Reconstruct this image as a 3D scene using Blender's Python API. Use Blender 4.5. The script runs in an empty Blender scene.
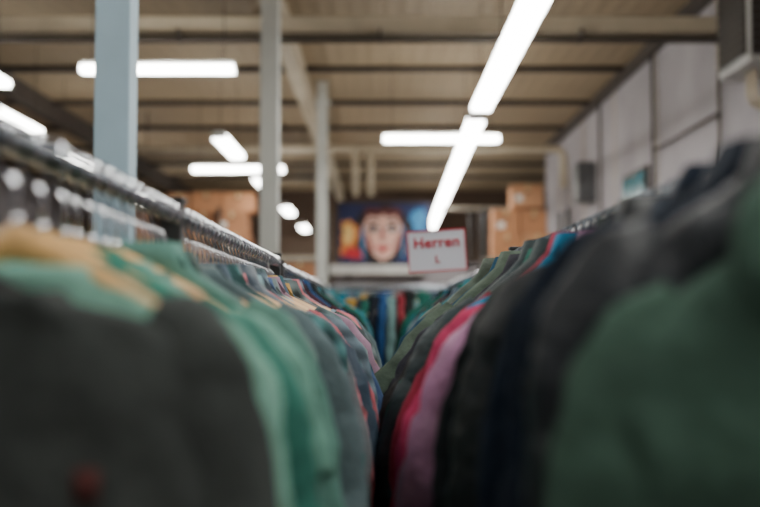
import bpy, math, random
from mathutils import Vector, noise, Matrix
EYE=1.35
def lin(c):
    return tuple(((x/255)/12.92 if x/255<=0.04045 else ((x/255+0.055)/1.055)**2.4) for x in c)+(1,)
# ---------------------------------------------------------------- materials
def base(name):
    m=bpy.data.materials.new(name); m.use_nodes=True
    nt=m.node_tree; b=nt.nodes['Principled BSDF']; return m,nt,b
def mat(name,c,rough=.7,metal=0,var=.15,scale=4,bump=0,bscale=60):
    m,nt,b=base(name)
    tc=nt.nodes.new('ShaderNodeTexCoord'); n=nt.nodes.new('ShaderNodeTexNoise')
    n.inputs['Scale'].default_value=scale; n.inputs['Detail'].default_value=5
    nt.links.new(tc.outputs['Object'],n.inputs['Vector'])
    r=nt.nodes.new('ShaderNodeValToRGB'); L=lin(c)
    r.color_ramp.elements[0].position=.3; r.color_ramp.elements[1].position=.7
    r.color_ramp.elements[0].color=tuple(x*(1-var) for x in L[:3])+(1,)
    r.color_ramp.elements[1].color=tuple(min(1,x*(1+var)) for x in L[:3])+(1,)
    nt.links.new(n.outputs['Fac'],r.inputs['Fac']); nt.links.new(r.outputs['Color'],b.inputs['Base Color'])
    b.inputs['Roughness'].default_value=rough; b.inputs['Metallic'].default_value=metal
    if bump:
        n2=nt.nodes.new('ShaderNodeTexNoise'); n2.inputs['Scale'].default_value=bscale; n2.inputs['Detail'].default_value=5
        nt.links.new(tc.outputs['Object'],n2.inputs['Vector'])
        bp=nt.nodes.new('ShaderNodeBump'); bp.inputs['Strength'].default_value=bump; bp.inputs['Distance'].default_value=.012
        nt.links.new(n2.outputs['Fac'],bp.inputs['Height']); nt.links.new(bp.outputs['Normal'],b.inputs['Normal'])
    return m
def emis(name,c,s):
    m,nt,b=base(name); b.inputs['Base Color'].default_value=(.9,.9,.9,1)
    b.inputs['Emission Color'].default_value=c+(1,); b.inputs['Emission Strength'].default_value=s
    return m
_fab={}
def fabric(c,kind='plain'):
    k=(c,kind)
    if k in _fab: return _fab[k]
    m=mat('fabric_%s_%d_%d_%d'%((kind,)+c),c,rough=.92 if kind!='shell' else .55,var=.28,scale=14,bump=.8,bscale=26)
    nt=m.node_tree; b=nt.nodes['Principled BSDF']
    b.inputs['Specular IOR Level'].default_value=.18 if kind!='shell' else .4
    if kind=='plaid' or kind=='stripe':
        tc=nt.nodes.new('ShaderNodeTexCoord'); src=b.inputs['Base Color'].links[0].from_socket
        prev=src
        for ax in (('Z','X') if kind=='plaid' else ('Z',)):
            w=nt.nodes.new('ShaderNodeTexWave'); w.bands_direction=ax; w.inputs['Scale'].default_value=7; w.inputs['Distortion'].default_value=.3
            nt.links.new(tc.outputs['Object'],w.inputs['Vector'])
            mx=nt.nodes.new('ShaderNodeMix'); mx.data_type='RGBA'; mx.blend_type='MULTIPLY'
            mx.inputs[0].default_value=.6
            nt.links.new(prev,mx.inputs[6]); nt.links.new(w.outputs['Color'],mx.inputs[7]); prev=mx.outputs[2]
        nt.links.new(prev,b.inputs['Base Color'])
    _fab[k]=m; return m
# ---------------------------------------------------------------- mesh builder
class MB:
    def __init__(s): s.v=[];s.f=[];s.mi=[];s.mats=[];s.M=Matrix.Identity(4)
    def mid(s,m):
        if m not in s.mats: s.mats.append(m)
        return s.mats.index(m)
    def add(s,vs,fs,m):
        o=len(s.v); s.v+= [tuple(s.M@Vector(p)) for p in vs]; k=s.mid(m)
        for f in fs: s.f.append(tuple(o+i for i in f)); s.mi.append(k)
    def box(s,x0,x1,y0,y1,z0,z1,m):
        vs=[(x,y,z) for z in(z0,z1) for y in(y0,y1) for x in(x0,x1)]
        s.add(vs,[(0,2,3,1),(4,5,7,6),(0,1,5,4),(2,6,7,3),(0,4,6,2),(1,3,7,5)],m)
    def loft(s,rings,m,cap=(False,False)):
        n=len(rings[0]); vs=[p for r in rings for p in r]; fs=[]
        for i in range(len(rings)-1):
            for j in range(n):
                a=i*n+j;b=i*n+(j+1)%n; fs.append((a,b,b+n,a+n))
        if cap[0]: fs.append(tuple(range(n))[::-1])
        if cap[1]: fs.append(tuple((len(rings)-1)*n+j for j in range(n)))
        s.add(vs,fs,m)
    def tube(s,path,r,m,n=8):
        P=[Vector(p) for p in path]; rings=[]
        for i,p in enumerate(P):
            t=(P[min(i+1,len(P)-1)]-P[max(i-1,0)]).normalized()
            up=Vector((0,1,0)) if abs(t.y)<.9 else Vector((0,0,1))
            a=t.cross(up).normalized(); b=t.cross(a)
            rr=r[i] if isinstance(r,(list,tuple)) else r
            rings.append([p+a*math.cos(2*math.pi*k/n)*rr+b*math.sin(2*math.pi*k/n)*rr for k in range(n)])
        s.loft(rings,m,(True,True))
    def obj(s,name,smooth=False,parent=None,bevel=0):
        me=bpy.data.meshes.new(name); me.from_pydata(s.v,[],s.f)
        for m in s.mats: me.materials.append(m)
        me.polygons.foreach_set('material_index',s.mi)
        if smooth: me.polygons.foreach_set('use_smooth',[True]*len(s.f))
        me.update(); o=bpy.data.objects.new(name,me); bpy.context.collection.objects.link(o)
        if parent: o.parent=parent
        if bevel:
            b=o.modifiers.new('bevel','BEVEL'); b.width=bevel; b.segments=2; b.limit_method='ANGLE'
        return o
def empty(name,loc=(0,0,0)):
    e=bpy.data.objects.new(name,None); e.location=loc; bpy.context.collection.objects.link(e); return e
# ---------------------------------------------------------------- garments
def garment(mb,cx,cy,z0,s,L,T,kind,yaw,m,m2,seed,q=1.0,splay=0.0,drop=.07):
    rng=random.Random(seed)
    old=mb.M
    mb.M=old@Matrix.Translation((cx,cy,z0))@Matrix.Rotation(yaw,4,'Z')@Matrix.Rotation(rng.uniform(-.03,.03),4,'Y')@Matrix.Scale(s,4)
    N=int(36*q); sd=seed*3.7
    def disp(x,z,sgn):
        d=min(1,max(0,(-z-.02)/.2))
        rid=1-abs(noise.noise(Vector((x*9+z*5+sd,z*5-x*3,sgn*7+sd))))*2
        return T*(.9*d*noise.noise(Vector((x*17+sd,z*2.6,sgn*3+sd)))+.45*noise.noise(Vector((x*24+z*12,z*14,sd+sgn*5)))+sgn*.3*rid)
    prof=[(-.06,.05,.5),(-.01,.058,.7)]
    if kind in('shirt','jacket','puffer'): prof+=[(.028,.062,.95),(.03,.070,1.1),(.0,.082,1.15)]
    else: prof+=[(.004,.064,.8),(.006,.074,.9),(-.006,.084,.9)]
    for i in range(1,8):
        u=i/7; prof.append((-.006-drop*(.75*u+.25*u**3),.084+.112*u,.85+.1*u))
    prof+=[(-drop-.025,.205,.95),(-drop-.06,.208,1.0)]
    K=int(30*q); zs=drop+.06
    for i in range(1,K+1):
        u=i/K; prof.append((-zs-(L-zs)*u,.207+.012*u,1.0+.15*u))
    prof+=[(-L-.004,.21,1.0),(-L+.02,.20,.8)]
    rings=[]
    for (z,w,t) in prof:
        if kind=='puffer' and z<-.05:
            pf=abs(math.sin(math.pi*z/.075)); w=w+.010*pf; t=t*(.8+.45*pf)
        ring=[]
        for j in range(N):
            a=2*math.pi*j/N; ca,sa=math.cos(a),math.sin(a)
            x=w*math.copysign(abs(ca)**.85,ca); y=T*t*math.copysign(abs(sa)**.6,sa)
            y+=disp(x,z,1 if sa>0 else -1)*(1 if abs(x)<w*.97 else .4)
            ring.append((x+.006*noise.noise(Vector((z*9,sd,a))),y,z))
        rings.append(ring)
    mb.loft(rings,m)
    short=(kind=='tee')
    for sg in(-1,1):
        sw=splay+rng.uniform(-.012,.02)
        path=[(.150,-drop*.72,.026),(.176,-drop-.004,.042),(.198+sw*.15,-drop-.045,.050),(.210+sw*.4,-drop-.10,.051),(.219+sw*.7,-.24,.050),(.226+sw*.9,-.32,.048),(.230+sw,-.40,.046),(.231+sw,-.48,.043),(.230+sw,-.56,.040),(.228+sw,-.60,.037)]
        if short: path=path[:5]
        pts=[]
        sub=2 if q<.9 else 4
        for i in range(len(path)-1):
            for k in range(sub):
                u=k/sub; pts.append(tuple(path[i][c]*(1-u)+path[i+1][c]*u for c in range(3)))
        pts.append(path[-1])
        rings=[]; n=int(18*q); yo=rng.uniform(-.012,.012)
        for i,(x,z,r) in enumerate(pts):
            x2,z2,_=pts[min(i+1,len(pts)-1)];x1,z1,_=pts[max(i-1,0)]
            tx,tz=x2-x1,z2-z1; l=math.hypot(tx,tz); nx,nz=-tz/l,tx/l
            if kind=='puffer': r*=.94+.14*abs(math.sin(math.pi*i/4.0))
            r*=1+.10*noise.noise(Vector((z*16,sd+sg,1.3)))
            ring=[]
            for j in range(n):
                a=2*math.pi*j/n
                wr=abs(noise.noise(Vector((math.cos(a)*1.6+z*8,z*28,sd+sg+math.sin(a)*1.2))))
                rr=r*(1.03+.15*noise.noise(Vector((math.cos(a)*1.3,z*12+math.sin(a),sd+sg)))-.22*wr)
                fade=min(1,.45+i/12)
                ring.append((sg*(x+nx*math.cos(a)*rr),yo*min(1,i/10)+math.sin(a)*min(rr,T*.9)*fade*(1+.4*noise.noise(Vector((z*22,sd,sg+a*.5))) ),z+nz*math.cos(a)*rr))
            rings.append(ring)
        x,z,r=pts[-1]
        rings.append([(p[0]*.9+sg*x*.1,p[1]*.7,p[2]+.015) for p in rings[-1]])
        mb.loft(rings,m)
        if not short:
            cr=[]
            for dz,k in((.0,1.0),(-.002,1.04),(-.035,1.0),(-.04,.8)):
                cr.append([(sg*(x+math.cos(2*math.pi*j/n)*r*k),yo+math.sin(2*math.pi*j/n)*min(r,T*1.1)*k,z+dz) for j in range(n)])
            mb.loft(cr,m2)
    if kind in('shirt','jacket','puffer'):
        vs=[];fs=[]
        R=14
        for i in range(R+1):
            z=-.015-(L-.03)*i/R
            yy=-(T*1.12+.003)+disp(0,z,-1)
            for x,dy in((-.014,.004),(-.012,-.004),(.012,-.004),(.014,.004)): vs.append((x,yy+dy,z))
        for i in range(R):
            for k in range(3):
                a=i*4+k; fs.append((a,a+1,a+5,a+4))
        mb.add(vs,fs,m2)
    if kind=='shirt':
        for sg in(-1,1):
            vs=[(0,-T*1.15,.0),(sg*.062,-T*.7,.03),(sg*.085,-T*.8,.0),(sg*.045,-T*1.45,-.05)]
            mb.add(vs,[(0,1,2,3)],m2)
    if kind=='hoodie':
        rings=[]
        for i in range(9):
            u=i/8; w=.085+.055*math.sin(math.pi*u)**.8; z=.045-.17*u; 
            rings.append([(w*math.cos(2*math.pi*j/16)*(1-.25*u),-T*.4*u+(T*.9+.018*math.sin(math.pi*u))*math.sin(2*math.pi*j/16)-(0.02*math.sin(math.pi*u)),z+.008*noise.noise(Vector((j,i,sd)))) for j in range(16)])
        mb.loft(rings,m,(True,True))
    mb.M=old
wood=mat('hanger_wood',(208,164,106),.45,var=.2,scale=20)
wood2=mat('hanger_wood_dark',(180,128,74),.45,var=.2,scale=20)
chrome=mat('chrome',(240,242,248),.2,1,var=.05)
railm=mat('rail_steel',(120,126,134),.3,1,var=.1)
dplast=mat('hanger_black',(25,25,28),.4)
def hanger(mb,cx,cy,zr,yaw,wm,drop=.075,s=1.0,hk=None):
    hk=hk or chrome
    old=mb.M; mb.M=old@Matrix.Translation((cx,cy,zr))@Matrix.Rotation(yaw,4,'Z')
    R=.022; p=[]
    for i in range(12):
        a=math.radians(-40+ i*20.5); p.append((R*math.cos(a),0,R*math.sin(a)-.004))
    p+=[(-.016,0,-.022),(-.003,0,-.032),(0,0,-.042),(0,0,-drop)]
    mb.tube(p,.0026,hk,6)
    mb.tube([(0,0,-drop+.010),(0,0,-drop)],.0038,hk,8)
    rings=[]
    for i in range(17):
        u=-1+i/8; x=.185*u*s; z=-drop-.012-.092*abs(u)**1.1; h=.017-.007*abs(u); t=.008+.006*abs(u)
        rings.append([(x,t*math.cos(2*math.pi*k/8),z+h*math.sin(2*math.pi*k/8)) for k in range(8)])
    mb.loft(rings,wm,(True,True))
    mb.tube([(-.16*s,0,-drop-.096),(.16*s,0,-drop-.096)],.0045,wm,6)
    mb.M=old
# ---------------------------------------------------------------- racks
rackm=mat('rack_steel_dark',(62,62,62),.4,.6)
capm=mat('rack_cap',(34,34,36),.5)
rub=mat('caster_rubber',(25,25,25),.7)
def rack(x,y0,y1,mid=None):
    e=empty('clothing_rack',(x,0,0)); zr=EYE+.15
    mb=MB(); mb.tube([(0,y0,zr),(0,(y0+y1)/2,zr),(0,y1,zr)],.011,railm,14); mb.obj('rail',True,e)
    mb=MB()
    posts=[y0,y1]+([mid] if mid else [])
    for y in posts:
        mb.box(-.017,.017,y-.017,y+.017,.12,zr+.02,rackm)
        mb.box(-.02,.02,y-.02,y+.02,zr+.018,zr+.028,capm)
        mb.box(-.26,.26,y-.016,y+.016,.10,.135,rackm)
    mb.box(-.012,.012,y0,y1,.105,.13,rackm)
    mb.obj('frame',False,e,bevel=.003)
    mb=MB()
    for y in posts:
        for sx in(-.24,.24):
            mb.box(sx-.012,sx+.012,y-.012,y+.012,.06,.10,rackm)
            mb.tube([(sx-.012,y,.037),(sx+.012,y,.037)],.037,rub,16)
    mb.obj('casters',True,e)
    return e
rL=rack(-.33,.80,3.32,1.67); rR=rack(.385,.72,2.98)
rack(-.36,3.75,6.3); rack(.42,3.5,6.3)
# ---------------------------------------------------------------- garment fills
GL=[((62,66,65),'sweater'),((122,168,152),'tee'),((56,112,100),'sweater'),((50,120,104),'sweater'),((112,158,144),'tee'),
((38,98,88),'sweater'),((78,94,88),'sweater'),((206,188,140),'tee'),((92,134,124),'shirt'),((190,150,84),'tee'),((64,122,112),'shirt'),
((96,112,108),'shirt'),((92,108,112),'sweater'),((60,112,108),'sweater'),((126,138,138),'shirt'),((78,92,104),'shirt'),
((156,172,176),'sweater'),((84,130,132),'shirt'),((104,108,112),'shirt'),((196,112,120),'shirt'),((120,142,156),'shirt'),((56,72,88),'jacket'),
((136,172,180),'shirt'),((166,86,94),'sweater'),((112,130,142),'shirt'),((64,84,120),'shirt'),((50,90,102),'jacket'),
((150,178,186),'shirt'),((122,136,138),'shirt'),((44,78,88),'sweater'),((150,120,140),'shirt'),((176,142,84),'shirt')]
GR=[((58,80,70),'hoodie'),((11,17,26),'jacket'),((13,22,36),'jacket'),((12,17,26),'puffer'),((14,24,38),'jacket'),((13,17,24),'jacket'),
((18,34,50),'jacket'),((14,19,25),'jacket'),((20,24,28),'jacket'),((50,60,44),'jacket'),((42,50,42),'jacket'),
((142,96,130),'puffer'),((120,76,108),'jacket'),((22,44,50),'jacket'),((174,56,92),'sweater'),
((24,108,146),'shirt'),((132,38,58),'jacket'),((24,40,44),'jacket'),((30,92,80),'jacket'),((24,44,48),'jacket'),
((52,50,50),'jacket'),((30,92,106),'sweater'),((50,50,58),'puffer'),((28,28,34),'jacket'),((76,88,78),'jacket'),((30,36,42),'puffer'),
((26,62,84),'jacket'),((46,44,46),'puffer'),((24,28,32),'jacket'),((80,76,72),'jacket')]
SADJ={11:.12,12:.10,13:-.02,14:.01,15:.0,16:.0}
def pick(c,kind,i):
    k='plain'
    if kind in('jacket','puffer'): k='shell' if i%2 else 'plain'
    if kind=='shirt' and i%5==2: k='plaid'
    if kind=='shirt' and i%5==4: k='stripe'
    return fabric(c,k),fabric(tuple(int(v*.75) for v in c),'plain')
rng=random.Random(4)
zr=EYE+.15
mb=MB(); hb=MB(); y=.88;i=0
fg_names_L=['gray_sweater','mint_t_shirt','teal_sweater']
patch=mat('embroidered_patch_red',(70,30,28),.9)
def lerp(a,b,t): t=max(0,min(1,t)); return a+(b-a)*t
while y<3.28:
    c,k=GL[i] if i<len(GL) else rng.choice(GL[9:])
    if abs(y-1.67)<.03: y+=.045
    m,m2=pick(c,k,i); yaw=rng.uniform(-.14,.14)
    zz=EYE+.045+rng.uniform(-.014,.012); cx=-.33+rng.uniform(-.015,.015)
    s=lerp(.93,1.02,(y-.9)/.8) if y<1.7 else lerp(1.04,1.2,(y-1.7)/.7)
    s+=rng.uniform(-.03,.03)
    T=.022 if k!='jacket' else .028
    if i<3:
        g=MB(); yaw=(.05,-.06,.08)[i]; s=(.93,.96,.98)[i]; garment(g,(-.335,-.325,-.33)[i],y,EYE+(.010,.035,.04)[i],s,.70,.026,k,yaw,m,m2,i+1,drop=(.035,.065,.075)[i])
        if i==0: g.box(-.244,-.226,.848,.872,EYE-.152,EYE-.128,patch)
        g.obj(fg_names_L[i],True)
    else: garment(mb,cx,y,zz,s,rng.uniform(.62,.75),T,k,yaw,m,m2,i+1,splay=lerp(0,.025,(y-1.6)/.8),drop=.085)
    hanger(hb,-.33,y,zr,yaw,rng.choice([wood,wood,wood,wood2,dplast]) if i else dplast,s=s,drop=.075 if i else .12)
    y+=(.075 if i<3 else rng.uniform(.044,.060)); i+=1
mb.obj('hanging_shirts',True); hb.obj('coat_hangers',True)
mb=MB(); hb=MB(); y=.80;i=0
fg_names_R=['green_hooded_jacket','black_jacket','navy_jacket']
while y<2.94:
    c,k=GR[i] if i<len(GR) else rng.choice(GR[14:])
    m,m2=pick(c,k,i); yaw=rng.uniform(-.12,.12)
    zz=EYE+.09+rng.uniform(-.012,.015); T=.032
    s=lerp(1.0,1.05,(y-.9)/.6) if y<1.5 else lerp(1.10,1.24,(y-1.5)/.7); s+=rng.uniform(-.02,.02)+SADJ.get(i,0)
    sp=lerp(0,.06,(y-1.4)/.8)
    if i<3:
        s=(1.0,1.01,1.03)[i]; yaw=(-.06,.05,.1)[i]
        g=MB(); garment(g,.385,y,EYE+(.065,.115,.12)[i],s,.72,.036,k,yaw,m,m2,i+50,drop=(.085,.075,.08)[i]); g.obj(fg_names_R[i],True)
    else: garment(mb,.385+rng.uniform(-.02,.01),y,zz+(.015 if i<9 else 0)-(.02 if i==12 else 0),s,rng.uniform(.66,.8),T if k!='sweater' else .022,k,yaw,m,m2,i+60,splay=sp,drop=lerp(.085,.11,(y-1.3)/.8))
    hanger(hb,.385,y,zr,yaw,dplast,drop=.095 if i else .125,s=s*.92,hk=railm)
    y+=(.08 if i<3 else rng.uniform(.056,.072)); i+=1
mb.obj('hanging_jackets',True); hb.obj('coat_hangers',True)
# far bundles
FAR=[(30,66,110),(20,96,116),(40,50,60),(20,25,35),(50,116,126),(24,80,70),(120,40,50),(74,88,102),(40,72,116),(25,30,30),(70,62,56),(96,124,124),(20,74,110),(166,130,60),(35,45,50),(60,30,40)]
FB=MB(); y=.0;i=0
while y<2.45:
    k=rng.choice(['shirt','jacket','sweater','puffer']); m,m2=pick(rng.choice(FAR),k,i)
    garment(FB,rng.uniform(-.02,.02),y,EYE+.065+rng.uniform(-.02,.02),rng.uniform(1.05,1.2),rng.uniform(.6,.8),.03,k,rng.uniform(-.15,.15),m,m2,200+i,q=.6,drop=.1)
    hanger(FB,0,y,zr,0,wood if i%2 else dplast,drop=.08)
    y+=rng.uniform(.05,.065); i+=1
far=FB.obj('hanging_coats',True)
far.location=(-.36,3.8,0)
def inst(loc,rot=0):
    o=bpy.data.objects.new('hanging_coats',far.data); o.location=loc; o.rotation_euler=(0,0,rot); bpy.context.collection.objects.link(o)
inst((.42,6.25,0),math.pi)
for (x,yy) in((-1.75,1.0),(-1.75,4.2),(-1.9,7.6),(1.95,1.0),(1.95,4.2),(-3.3,4.2),(2.0,8.0)):
    inst((x,yy,0)); r=rack(x,yy-.06,yy+2.55)
for (x,yy,dz) in((-1.25,7.4,0),(1.35,11.0,0.06),(-1.2,9.5,.06),(-1.25,12.0,.12)):
    e=rack(0,0-.06,2.55); e.location=(x,yy,0); e.rotation_euler=(0,0,-math.pi/2); inst((x,yy,dz),-math.pi/2)
    if dz: e.scale=(1,1,(EYE+.15+dz)/(EYE+.15))
# ---------------------------------------------------------------- room
floorm=mat('concrete_floor',(122,118,112),.55,var=.2,scale=1.5,bump=.1)
wallm=mat('wall_plaster',(158,152,156),.85,var=.2,scale=.8,bump=.1)
dwall=mat('back_wall_paint',(84,66,53),.85,var=.2,scale=.6)
white=mat('column_paint',(166,194,210),.5,var=.06)
white2=mat('column_paint_warm',(188,188,182),.5,var=.06)
beige=mat('beam_paint',(182,168,146),.6,var=.1)
dark=mat('dark_steel',(56,47,41),.6,var=.2)
def ceilmat():
    m,nt,b=base('ceiling_corrugated'); tc=nt.nodes.new('ShaderNodeTexCoord')
    w=nt.nodes.new('ShaderNodeTexWave'); w.bands_direction='X'; w.inputs['Scale'].default_value=1.6; w.inputs['Distortion'].default_value=.1
    nt.links.new(tc.outputs['Object'],w.inputs['Vector'])
    n=nt.nodes.new('ShaderNodeTexNoise'); n.inputs['Scale'].default_value=.7; nt.links.new(tc.outputs['Object'],n.inputs['Vector'])
    r=nt.nodes.new('ShaderNodeValToRGB'); r.color_ramp.elements[0].color=lin((126,106,82)); r.color_ramp.elements[1].color=lin((158,138,110))
    nt.links.new(n.outputs['Fac'],r.inputs['Fac']); nt.links.new(r.outputs['Color'],b.inputs['Base Color'])
    bp=nt.nodes.new('ShaderNodeBump'); bp.inputs['Strength'].default_value=.3; bp.inputs['Distance'].default_value=.03
    nt.links.new(w.outputs['Fac'],bp.inputs['Height']); nt.links.new(bp.outputs['Normal'],b.inputs['Normal']); b.inputs['Roughness'].default_value=.7
    return m
cm=ceilmat(); CZ=EYE+3.4
def B(name,a,m,bevel=0,parent=None):
    mb=MB(); mb.box(*a,m); return mb.obj(name,parent=parent,bevel=bevel)
B('floor',(-9,9,-6,30.2,-.1,0),floorm)
B('ceiling',(-9,9,-6,30.2,CZ,CZ+.1),cm)
B('wall_left',(-9.1,-9,-6,30.2,0,CZ),wallm)
B('wall_rear',(-9,9,-6.1,-6,0,CZ),wallm)
B('wall_back',(-9,9,30,30.2,0,CZ),dwall)
B('wall_right',(3.5,3.65,-6,22,0,CZ),wallm)
B('wall_side_return',(3.5,9,22,22.15,0,CZ),wallm)
mb=MB()
for y in(6,8.4,10.8,13.2,15.6,18,20.4): mb.box(3.485,3.5,y-.015,y+.015,0,CZ,beige)
mb.obj('trim_1')
B('trim_2',(3.40,3.5,-6,22,CZ-.16,CZ),dark)
e=empty('ceiling_beams')
mb=MB()
for y in(9.8,12.2,14.6,17.0,19.4,21.8,24.2,26.6): mb.box(-9,3.5 if y<22 else 9,y-.04,y+.04,CZ-.08,CZ,dark)
mb.obj('purlins',parent=e)
mb=MB()
for x in(-1.13,-5.4): mb.box(x-.09,x+.09,-6,30,CZ-.3,CZ-.0,beige if x>-2 else dark); 
mb.obj('girders',parent=e)
def ibeam(name,x0,x1,y,z,h,w):
    mb=MB(); mb.box(x0,x1,y-w/2,y+w/2,z+h/2-.025,z+h/2,beige); mb.box(x0,x1,y-w/2,y+w/2,z-h/2,z-h/2+.025,beige); mb.box(x0,x1,y-w*.4,y+w*.4,z-h/2,z+h/2,beige)
    return mb.obj(name)
ibeam('cross_beam',-9,3.5,10.5,EYE+2.85,.17,.16)
mb=MB(); mb.tube([(-9,10.3,EYE+2.66),(3.5,10.3,EYE+2.66)],.03,dark,10)  # dark tube standing in for the shadow line under the cross beam
for x in range(-8,4,2): mb.box(x-.01,x+.01,10.28,10.5,EYE+2.66,EYE+2.78,dark)
mb.obj('beam_shadow_tube')
mb=MB(); mb.tube([(-4.2,18,EYE+2.76),(3.0,18,EYE+2.76),(3.12,18,EYE+2.72),(3.16,18,EYE+2.6),(3.16,18,EYE+2.1)],.065,beige,12)
for x in(-4,-1,1.5): mb.box(x-.012,x+.012,17.99,18.01,EYE+2.8,CZ,dark)
for x in(-.42,-.16): mb.tube([(x,18,EYE+2.76),(x,18,EYE+1.95)],.05,beige,10)
mb.obj('heating_pipe',True)
mb=MB(); mb.tube([(-6.2,6,EYE+2.75),(-6.2,14,EYE+2.75),(-6.2,29.5,EYE+2.75)],.18,beige,18)
for yy in range(8,29,4): mb.tube([(-6.2,yy,EYE+2.75),(-6.2,yy+.06,EYE+2.75)],.2,dark,18); mb.box(-6.21,-6.19,yy+.02,yy+.04,EYE+2.9,CZ,dark)
mb.obj('air_duct',True)
def column(x,y,w,white=white):
    mb=MB()
    mb.box(x-w/2,x+w/2,y-w/2,y+w/2,0,CZ,white)
    mb.box(x-w/2-.06,x+w/2+.06,y-w/2-.06,y+w/2+.06,0,.02,white); mb.box(x-w/2-.04,x+w/2+.04,y-w/2-.04,y+w/2+.04,CZ-.32,CZ-.30,white)
    mb.obj('steel_column',bevel=.006)
column(-1.06,4.2,.14); column(-.85,8.1,.14,white2); column(-.86,15.6,.15,white2); column(-7,12,.15,white2)
# ---------------------------------------------------------------- lights
tube=emis('fluorescent_tube',(1.0,1.0,.94),30); house=mat('fixture_housing',(225,225,220),.5,var=.03)
def fixture(x,y,length,axis='Y',w=.2,rz=0):
    e=empty('fluorescent_light',(x,y,EYE+2.2)); e.rotation_euler=(0,0,rz)
    if axis=='X': e.rotation_euler=(0,0,math.pi/2)
    h=length/2
    mb=MB(); mb.loft([[(-w/2+.03,s_*h,.06),(-w/2+.04,s_*h,.10),(w/2-.04,s_*h,.10),(w/2-.03,s_*h,.06)] for s_ in(-1,1)],house,(True,True))
    k=max(1,round(length/2))
    for i in range(k+1):
        yy=-h+.1+(length-.2)*i/k; mb.tube([(0,yy,.09),(0,yy,CZ-EYE-2.2)],.005,dark,6)
    mb.box(-w/2,w/2,-h-.01,-h,.0,.06,house); mb.box(-w/2,w/2,h,h+.01,.0,.06,house)
    mb.obj('housing',parent=e)
    mb=MB(); mb.loft([[(-w/2+.005,s*h,.06),(-w/2+.015,s*h,0),(w/2-.015,s*h,0),(w/2-.005,s*h,.06)] for s in(-1,1)],tube,(True,True)); mb.obj('diffuser',parent=e)
fixture(1.12,3.85,15.5,w=.22); fixture(1.27,20.7,17.0,w=.21,rz=-.016)
for y in(14.4,18.6,23.6,28.6): fixture(-2.08,y,1.8)
for y in(-2,1.5,5): fixture(-2.08,y,1.8)  # unseen fixtures, added out of frame to light the foreground
fixture(-2.06,9.7,1.42,'X',.14); fixture(.80,13.7,1.5,'X'); fixture(-2.25,16.7,1.45,'X')
fixture(-3.75,9.6,1.5); fixture(-4.3,12.4,1.5,w=.15); fixture(-4.65,16.2,1.8); fixture(-4.8,21,1.8); fixture(-4.8,26,1.8)
fixture(-4.3,2,1.8)  # one more unseen fixture, added beside the foreground for light
# ---------------------------------------------------------------- right wall things
e=empty('wall_heater'); mb=MB()
hx=mat('heater_white',(176,174,172),.5)
mb.box(3.15,3.5,8.9,9.7,EYE+2.12,EYE+3.0,hx); mb.obj('housing',parent=e,bevel=.015)
mb=MB(); mb.box(3.17,3.33,8.88,8.9,EYE+2.18,EYE+2.95,dark)
mb.box(3.13,3.15,8.95,9.65,EYE+2.2,EYE+2.94,dark)
for i in range(10): 
    z=EYE+2.2+i*.075; mb.box(3.115,3.13,8.94,9.66,z,z+.02,rackm); mb.box(3.165,3.335,8.86,8.88,z,z+.018,rackm)
mb.obj('grille',parent=e)
mb=MB(); 
for dy in(0,.15): mb.tube([(3.3,9.2+dy,EYE+2.13),(3.3,9.2+dy,EYE+1.9),(3.33,9.2+dy,EYE+1.84),(3.42,9.2+dy,EYE+1.8),(3.5,9.2+dy,EYE+1.8)],.025,beige,8)
mb.obj('pipes',True,e)
mb=MB()
for y,z0,z1 in((13.2,EYE+1.2,CZ),(16.4,0,CZ),(10.6,0,EYE+2.4)):
    mb.tube([(3.44,y,z0),(3.44,y,z1)],.02,dark,8)
mb.tube([(3.44,10.6,EYE+2.0),(3.44,13.2,EYE+2.0)],.014,dark,8)
mb.obj('wall_conduit',True)
e=empty('electrical_box'); mb=MB(); gb=mat('box_gray',(96,96,98),.5); mb.box(3.2,3.5,17,17.5,EYE+1.75,EYE+2.4,gb); mb.obj('case',parent=e,bevel=.01)
mb=MB(); mb.box(3.22,3.48,16.985,17.0,EYE+1.8,EYE+2.35,gb); mb.box(3.24,3.27,16.975,16.985,EYE+2.05,EYE+2.15,dark); mb.obj('door_panel',parent=e)
e=empty('window_1'); gl=mat('window_glass_teal',(20,110,125),.15)
mb=MB(); mb.box(3.44,3.5,13.6,14.9,EYE+1.42,EYE+1.88,dark); mb.obj('frame',parent=e)
mb=MB(); mb.box(3.43,3.44,13.66,14.22,EYE+1.49,EYE+1.82,gl); mb.box(3.43,3.44,14.28,14.84,EYE+1.49,EYE+1.82,gl); mb.obj('panes',parent=e)
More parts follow.
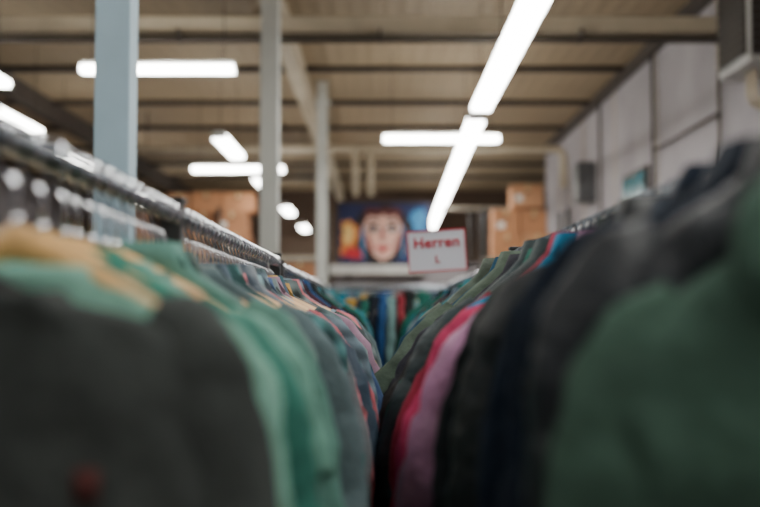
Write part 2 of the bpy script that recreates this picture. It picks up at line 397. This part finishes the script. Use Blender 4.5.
# ---------------------------------------------------------------- storage shelves with cartons
card=[mat('cardboard_%d'%i,c,.85,var=.12,scale=3) for i,c in enumerate([(190,134,96),(170,118,84),(204,152,114)])]
tape=mat('packing_tape',(210,185,140),.4); shelfm=mat('shelf_board',(150,140,125),.7); lab=mat('label_paper',(225,222,215),.8)
def shelf(x0,x1,y,ztop):
    e=empty('storage_shelf'); mb=MB()
    n=max(1,round((x1-x0)/1.8))
    for i in range(n+1):
        x=x0+(x1-x0)*i/n
        for dy in(-.4,.4): mb.box(x-.03,x+.03,y+dy-.03,y+dy+.03,0,ztop+.9,rackm)
    for z in(.5,1.4,ztop):
        mb.box(x0,x1,y-.43,y+.43,z-.03,z,shelfm); mb.box(x0,x1,y-.45,y-.43,z-.09,z,shelfm)
    mb.obj('frame',parent=e)
def cartons(x0,x1,y,z,rows,seed,gap=.35):
    r=random.Random(seed); mb=MB()
    zz=z
    for k in range(rows):
        x=x0+r.uniform(0,.12); hh=r.uniform(.38,.46)
        while x<x1-.3:
            w=r.uniform(.4,.6); d=r.uniform(.5,.7); h=hh-(r.uniform(0,.03) if k==rows-1 else 0)
            if x+w>x1: break
            if not(k==rows-1 and r.random()<gap):
                c=r.choice(card); mb.box(x,x+w,y-d/2,y+d/2,zz,zz+h,c)
                mb.box(x+w/2-.03,x+w/2+.03,y-d/2-.003,y-d/2,zz+h-.1,zz+h,tape); mb.box(x+w/2-.03,x+w/2+.03,y-d/2,y+d/2,zz+h,zz+h+.002,tape)
                if r.random()<.5: mb.box(x+.06,x+.2,y-d/2-.003,y-d/2,zz+.1,zz+.22,lab)
                mb.box(x+w/2-.05,x+w/2+.05,y-d/2-.004,y-d/2,zz+h*.62,zz+h*.62+.025,dark)
            x+=w+r.uniform(.01,.04)
        zz+=hh+.002
    mb.obj('cardboard_boxes')
Y=20
shelf(-5.0,-1.0,Y,EYE+1.0); cartons(-4.1,-2.1,Y,EYE+1.0,3,3,0); cartons(-5.0,-4.15,Y,EYE+1.0,2,5,0)
cartons(-4.9,-1.1,Y,1.4,2,8)
shelf(1.9,3.4,Y-.5,EYE+.95); cartons(2.0,3.35,Y-.5,EYE+.95,2,12,0); cartons(2.35,3.3,Y-.5,EYE+.95+.93,1,33,.0); cartons(2.0,3.3,Y-.5,1.4,2,14)
B('wall_partition',(-1.0,2.2,22.6,22.75,0,EYE+1.0),wallm)
B('trim_3',(-1.2,.9,21.9,22.6,EYE+.75,EYE+.93),mat('white_ledge',(215,215,212),.5))
e=empty('portrait_poster',(0,22.3,EYE+1.62)); 
def flat(name,pts,d,m):
    mb=MB(); n=len(pts)
    vs=[(x,-d,z) for x,z in pts]+[(x,-d+.004,z) for x,z in pts]
    mb.add(vs,[tuple(range(n)),tuple(range(n,2*n))[::-1]]+[(i,i+n,(i+1)%n+n,(i+1)%n) for i in range(n)],m); mb.obj(name,parent=e)
def ell(cx,cz,rx,rz,n=28,a0=0,a1=2*math.pi,wob=0,sd=0):
    return [(cx+rx*math.cos(a)*(1+wob*noise.noise(Vector((math.cos(a)*2,math.sin(a)*2,sd)))),cz+rz*math.sin(a)*(1+wob*noise.noise(Vector((math.cos(a)*2,math.sin(a)*2,sd+4))))) for a in[a0+(a1-a0)*i/n for i in range(n)]]
pm=lambda n,c:mat('paint_'+n,c,.6,var=.15,scale=6)
navy,skin,org,redp,teal,blk,pskin,wht=pm('navy',(28,40,86)),pm('skin',(236,190,174)),pm('orange',(226,134,60)),pm('red',(196,34,50)),pm('teal',(50,126,176)),pm('black',(18,15,22)),pm('shade',(180,106,98)),pm('white',(225,232,235))
brown=pm('brown',(90,40,40)); yel=pm('yellow',(238,204,130))
flat('backing',[(-.88,-.64),(1.04,-.64),(1.04,.64),(-.88,.64)],0,navy)
flat('hair',ell(.06,.0,.62,.62,wob=.3,sd=2),.006,blk)
for k,(x0,x1,zb,cc) in enumerate(((-.5,-.3,-.45,brown),(-.62,-.42,-.3,blk),(.48,.62,-.45,brown),(.6,.72,-.2,blk),(-.42,-.33,-.55,teal),(.5,.54,-.5,teal))):
    flat('hair_strand_%d'%k,[(x0*.3,.55),(x0*.7,.4),(x0,0),(x0*.9,zb),(x1*.95,zb),(x1,0),(x1*.75,.38),(x1*.35,.52)],.009+.0008*k,cc)
flat('flame_shape',ell(-.64,-.10,.19,.40,wob=.9,sd=5),.016,org); flat('flame_core',ell(-.66,-.0,.10,.22,wob=.9,sd=7),.020,yel)
flat('flame_shadow',ell(-.58,-.42,.2,.12,wob=.6,sd=17),.021,redp)
flat('teal_shape',ell(.80,.25,.16,.26,wob=.8,sd=9),.016,teal); flat('ember_shape',ell(.76,-.30,.17,.2,wob=.8,sd=11),.020,org)
flat('ember_core',ell(.8,-.36,.08,.1,wob=.8,sd=21),.024,yel)
flat('face',[(-.33,.34),(-.2,.46),(.3,.46),(.43,.34),(.46,.05),(.40,-.25),(.26,-.48),(.06,-.60),(-.12,-.48),(-.28,-.25),(-.35,.05)],.018,skin)
flat('cheek_shade_1',[(-.34,.05),(-.27,-.24),(-.12,-.47),(-.16,-.2),(-.26,-.02)],.021,pskin)
flat('cheek_shade_2',[(.45,.05),(.39,-.24),(.26,-.47),(.30,-.2),(.38,-.02)],.021,pskin)
flat('nose',[(.02,.12),(.08,.12),(.12,-.12),(.05,-.17),(-.02,-.12)],.022,pskin)
flat('lips',[(-.12,-.30),(-.03,-.25),(.06,-.28),(.14,-.25),(.23,-.30),(.06,-.40)],.022,redp)
flat('chin_shade',[(-.04,-.46),(.15,-.46),(.06,-.5)],.022,pskin)
for k,sx in enumerate((-.15,.26)):
    flat('eye_socket_%d'%k,[(sx-.17,.10),(sx,.21),(sx+.17,.10),(sx,.0)],.022,brown)
    flat('eye_white_%d'%k,ell(sx,.09,.10,.045),.024,wht); flat('iris_%d'%k,ell(sx,.09,.055,.05),.028,blk)
    flat('brow_%d'%k,[(sx-.16,.22),(sx,.30),(sx+.16,.23),(sx,.24)],.024,blk)
flat('fringe',[(-.36,.15),(-.24,.38),(.0,.34),(.06,.42),(.14,.34),(.34,.38),(.46,.15),(.44,.54),(-.32,.54)],.026,brown)
mb=MB()
mb.box(-.92,1.08,.004,.03,-.68,.68,dark)
mb.box(-.7,-.64,.02,.08,-1.0,-.6,dark); mb.box(.74,.8,.02,.08,-1.0,-.6,dark)
mb.obj('frame_stand',parent=e)
mb=MB(); mb.box(1.3,3.4,22.0,22.4,EYE+2.1,EYE+2.16,shelfm); 
for x in(1.9,3.3): mb.box(x-.03,x+.03,22.17,22.23,0,EYE+2.1,rackm)
mb.obj('clothes_shelf')
# ---------------------------------------------------------------- sign
e=empty('size_sign',(.243,4.5,EYE+.253)); e.rotation_euler=(0,math.radians(-3.5),math.radians(-6))
sw=mat('sign_paper',(206,206,216),.5,var=.02); sr=mat('sign_red',(186,14,44),.5,var=.05)
mb=MB(); mb.box(-.125,.125,0,.006,-.09,.09,sw); mb.obj('panel',parent=e,bevel=.002)
mb=MB()
for a in((-.125,.125,.084,.09),(-.125,.125,-.09,-.084),(-.125,-.120,-.084,.084),(.120,.125,-.084,.084)): mb.box(a[0],a[1],-.003,0,a[2],a[3],sr)
mb.obj('border',parent=e)
def txt(t,size,x,z):
    cu=bpy.data.curves.new('lettering','FONT'); cu.body=t; cu.size=size; cu.align_x='CENTER'; cu.align_y='CENTER'; cu.extrude=.0008; cu.offset=.0013; cu.space_character=1.05
    cu.materials.append(sr); o=bpy.data.objects.new('lettering',cu); o.location=(x,-.003,z); o.rotation_euler=(math.pi/2,0,0); bpy.context.collection.objects.link(o); o.parent=e
txt('Herren',.064,0,.034); txt('L',.042,0,-.038)
mb=MB(); mb.tube([(.165,.012,-.253+.15),(.165,.012,-.07),(.1,.012,-.07)],.004,rackm,8); mb.box(.09,.13,.006,.018,-.08,-.06,capm); mb.obj('holder',parent=e)
# ---------------------------------------------------------------- world, camera
w=bpy.data.worlds.new('world'); bpy.context.scene.world=w; w.use_nodes=True
w.node_tree.nodes['Background'].inputs[0].default_value=(.5,.55,.6,1); w.node_tree.nodes['Background'].inputs[1].default_value=.3
cd=bpy.data.cameras.new('camera'); cam=bpy.data.objects.new('camera',cd); bpy.context.collection.objects.link(cam)
cam.location=(0,0,EYE); cd.lens=50; cd.sensor_width=36
cam.rotation_euler=(math.radians(90+3.06),0,0); cd.clip_start=.02
cd.dof.use_dof=True; cd.dof.focus_distance=2.6; cd.dof.aperture_fstop=1.9
bpy.context.scene.camera=cam
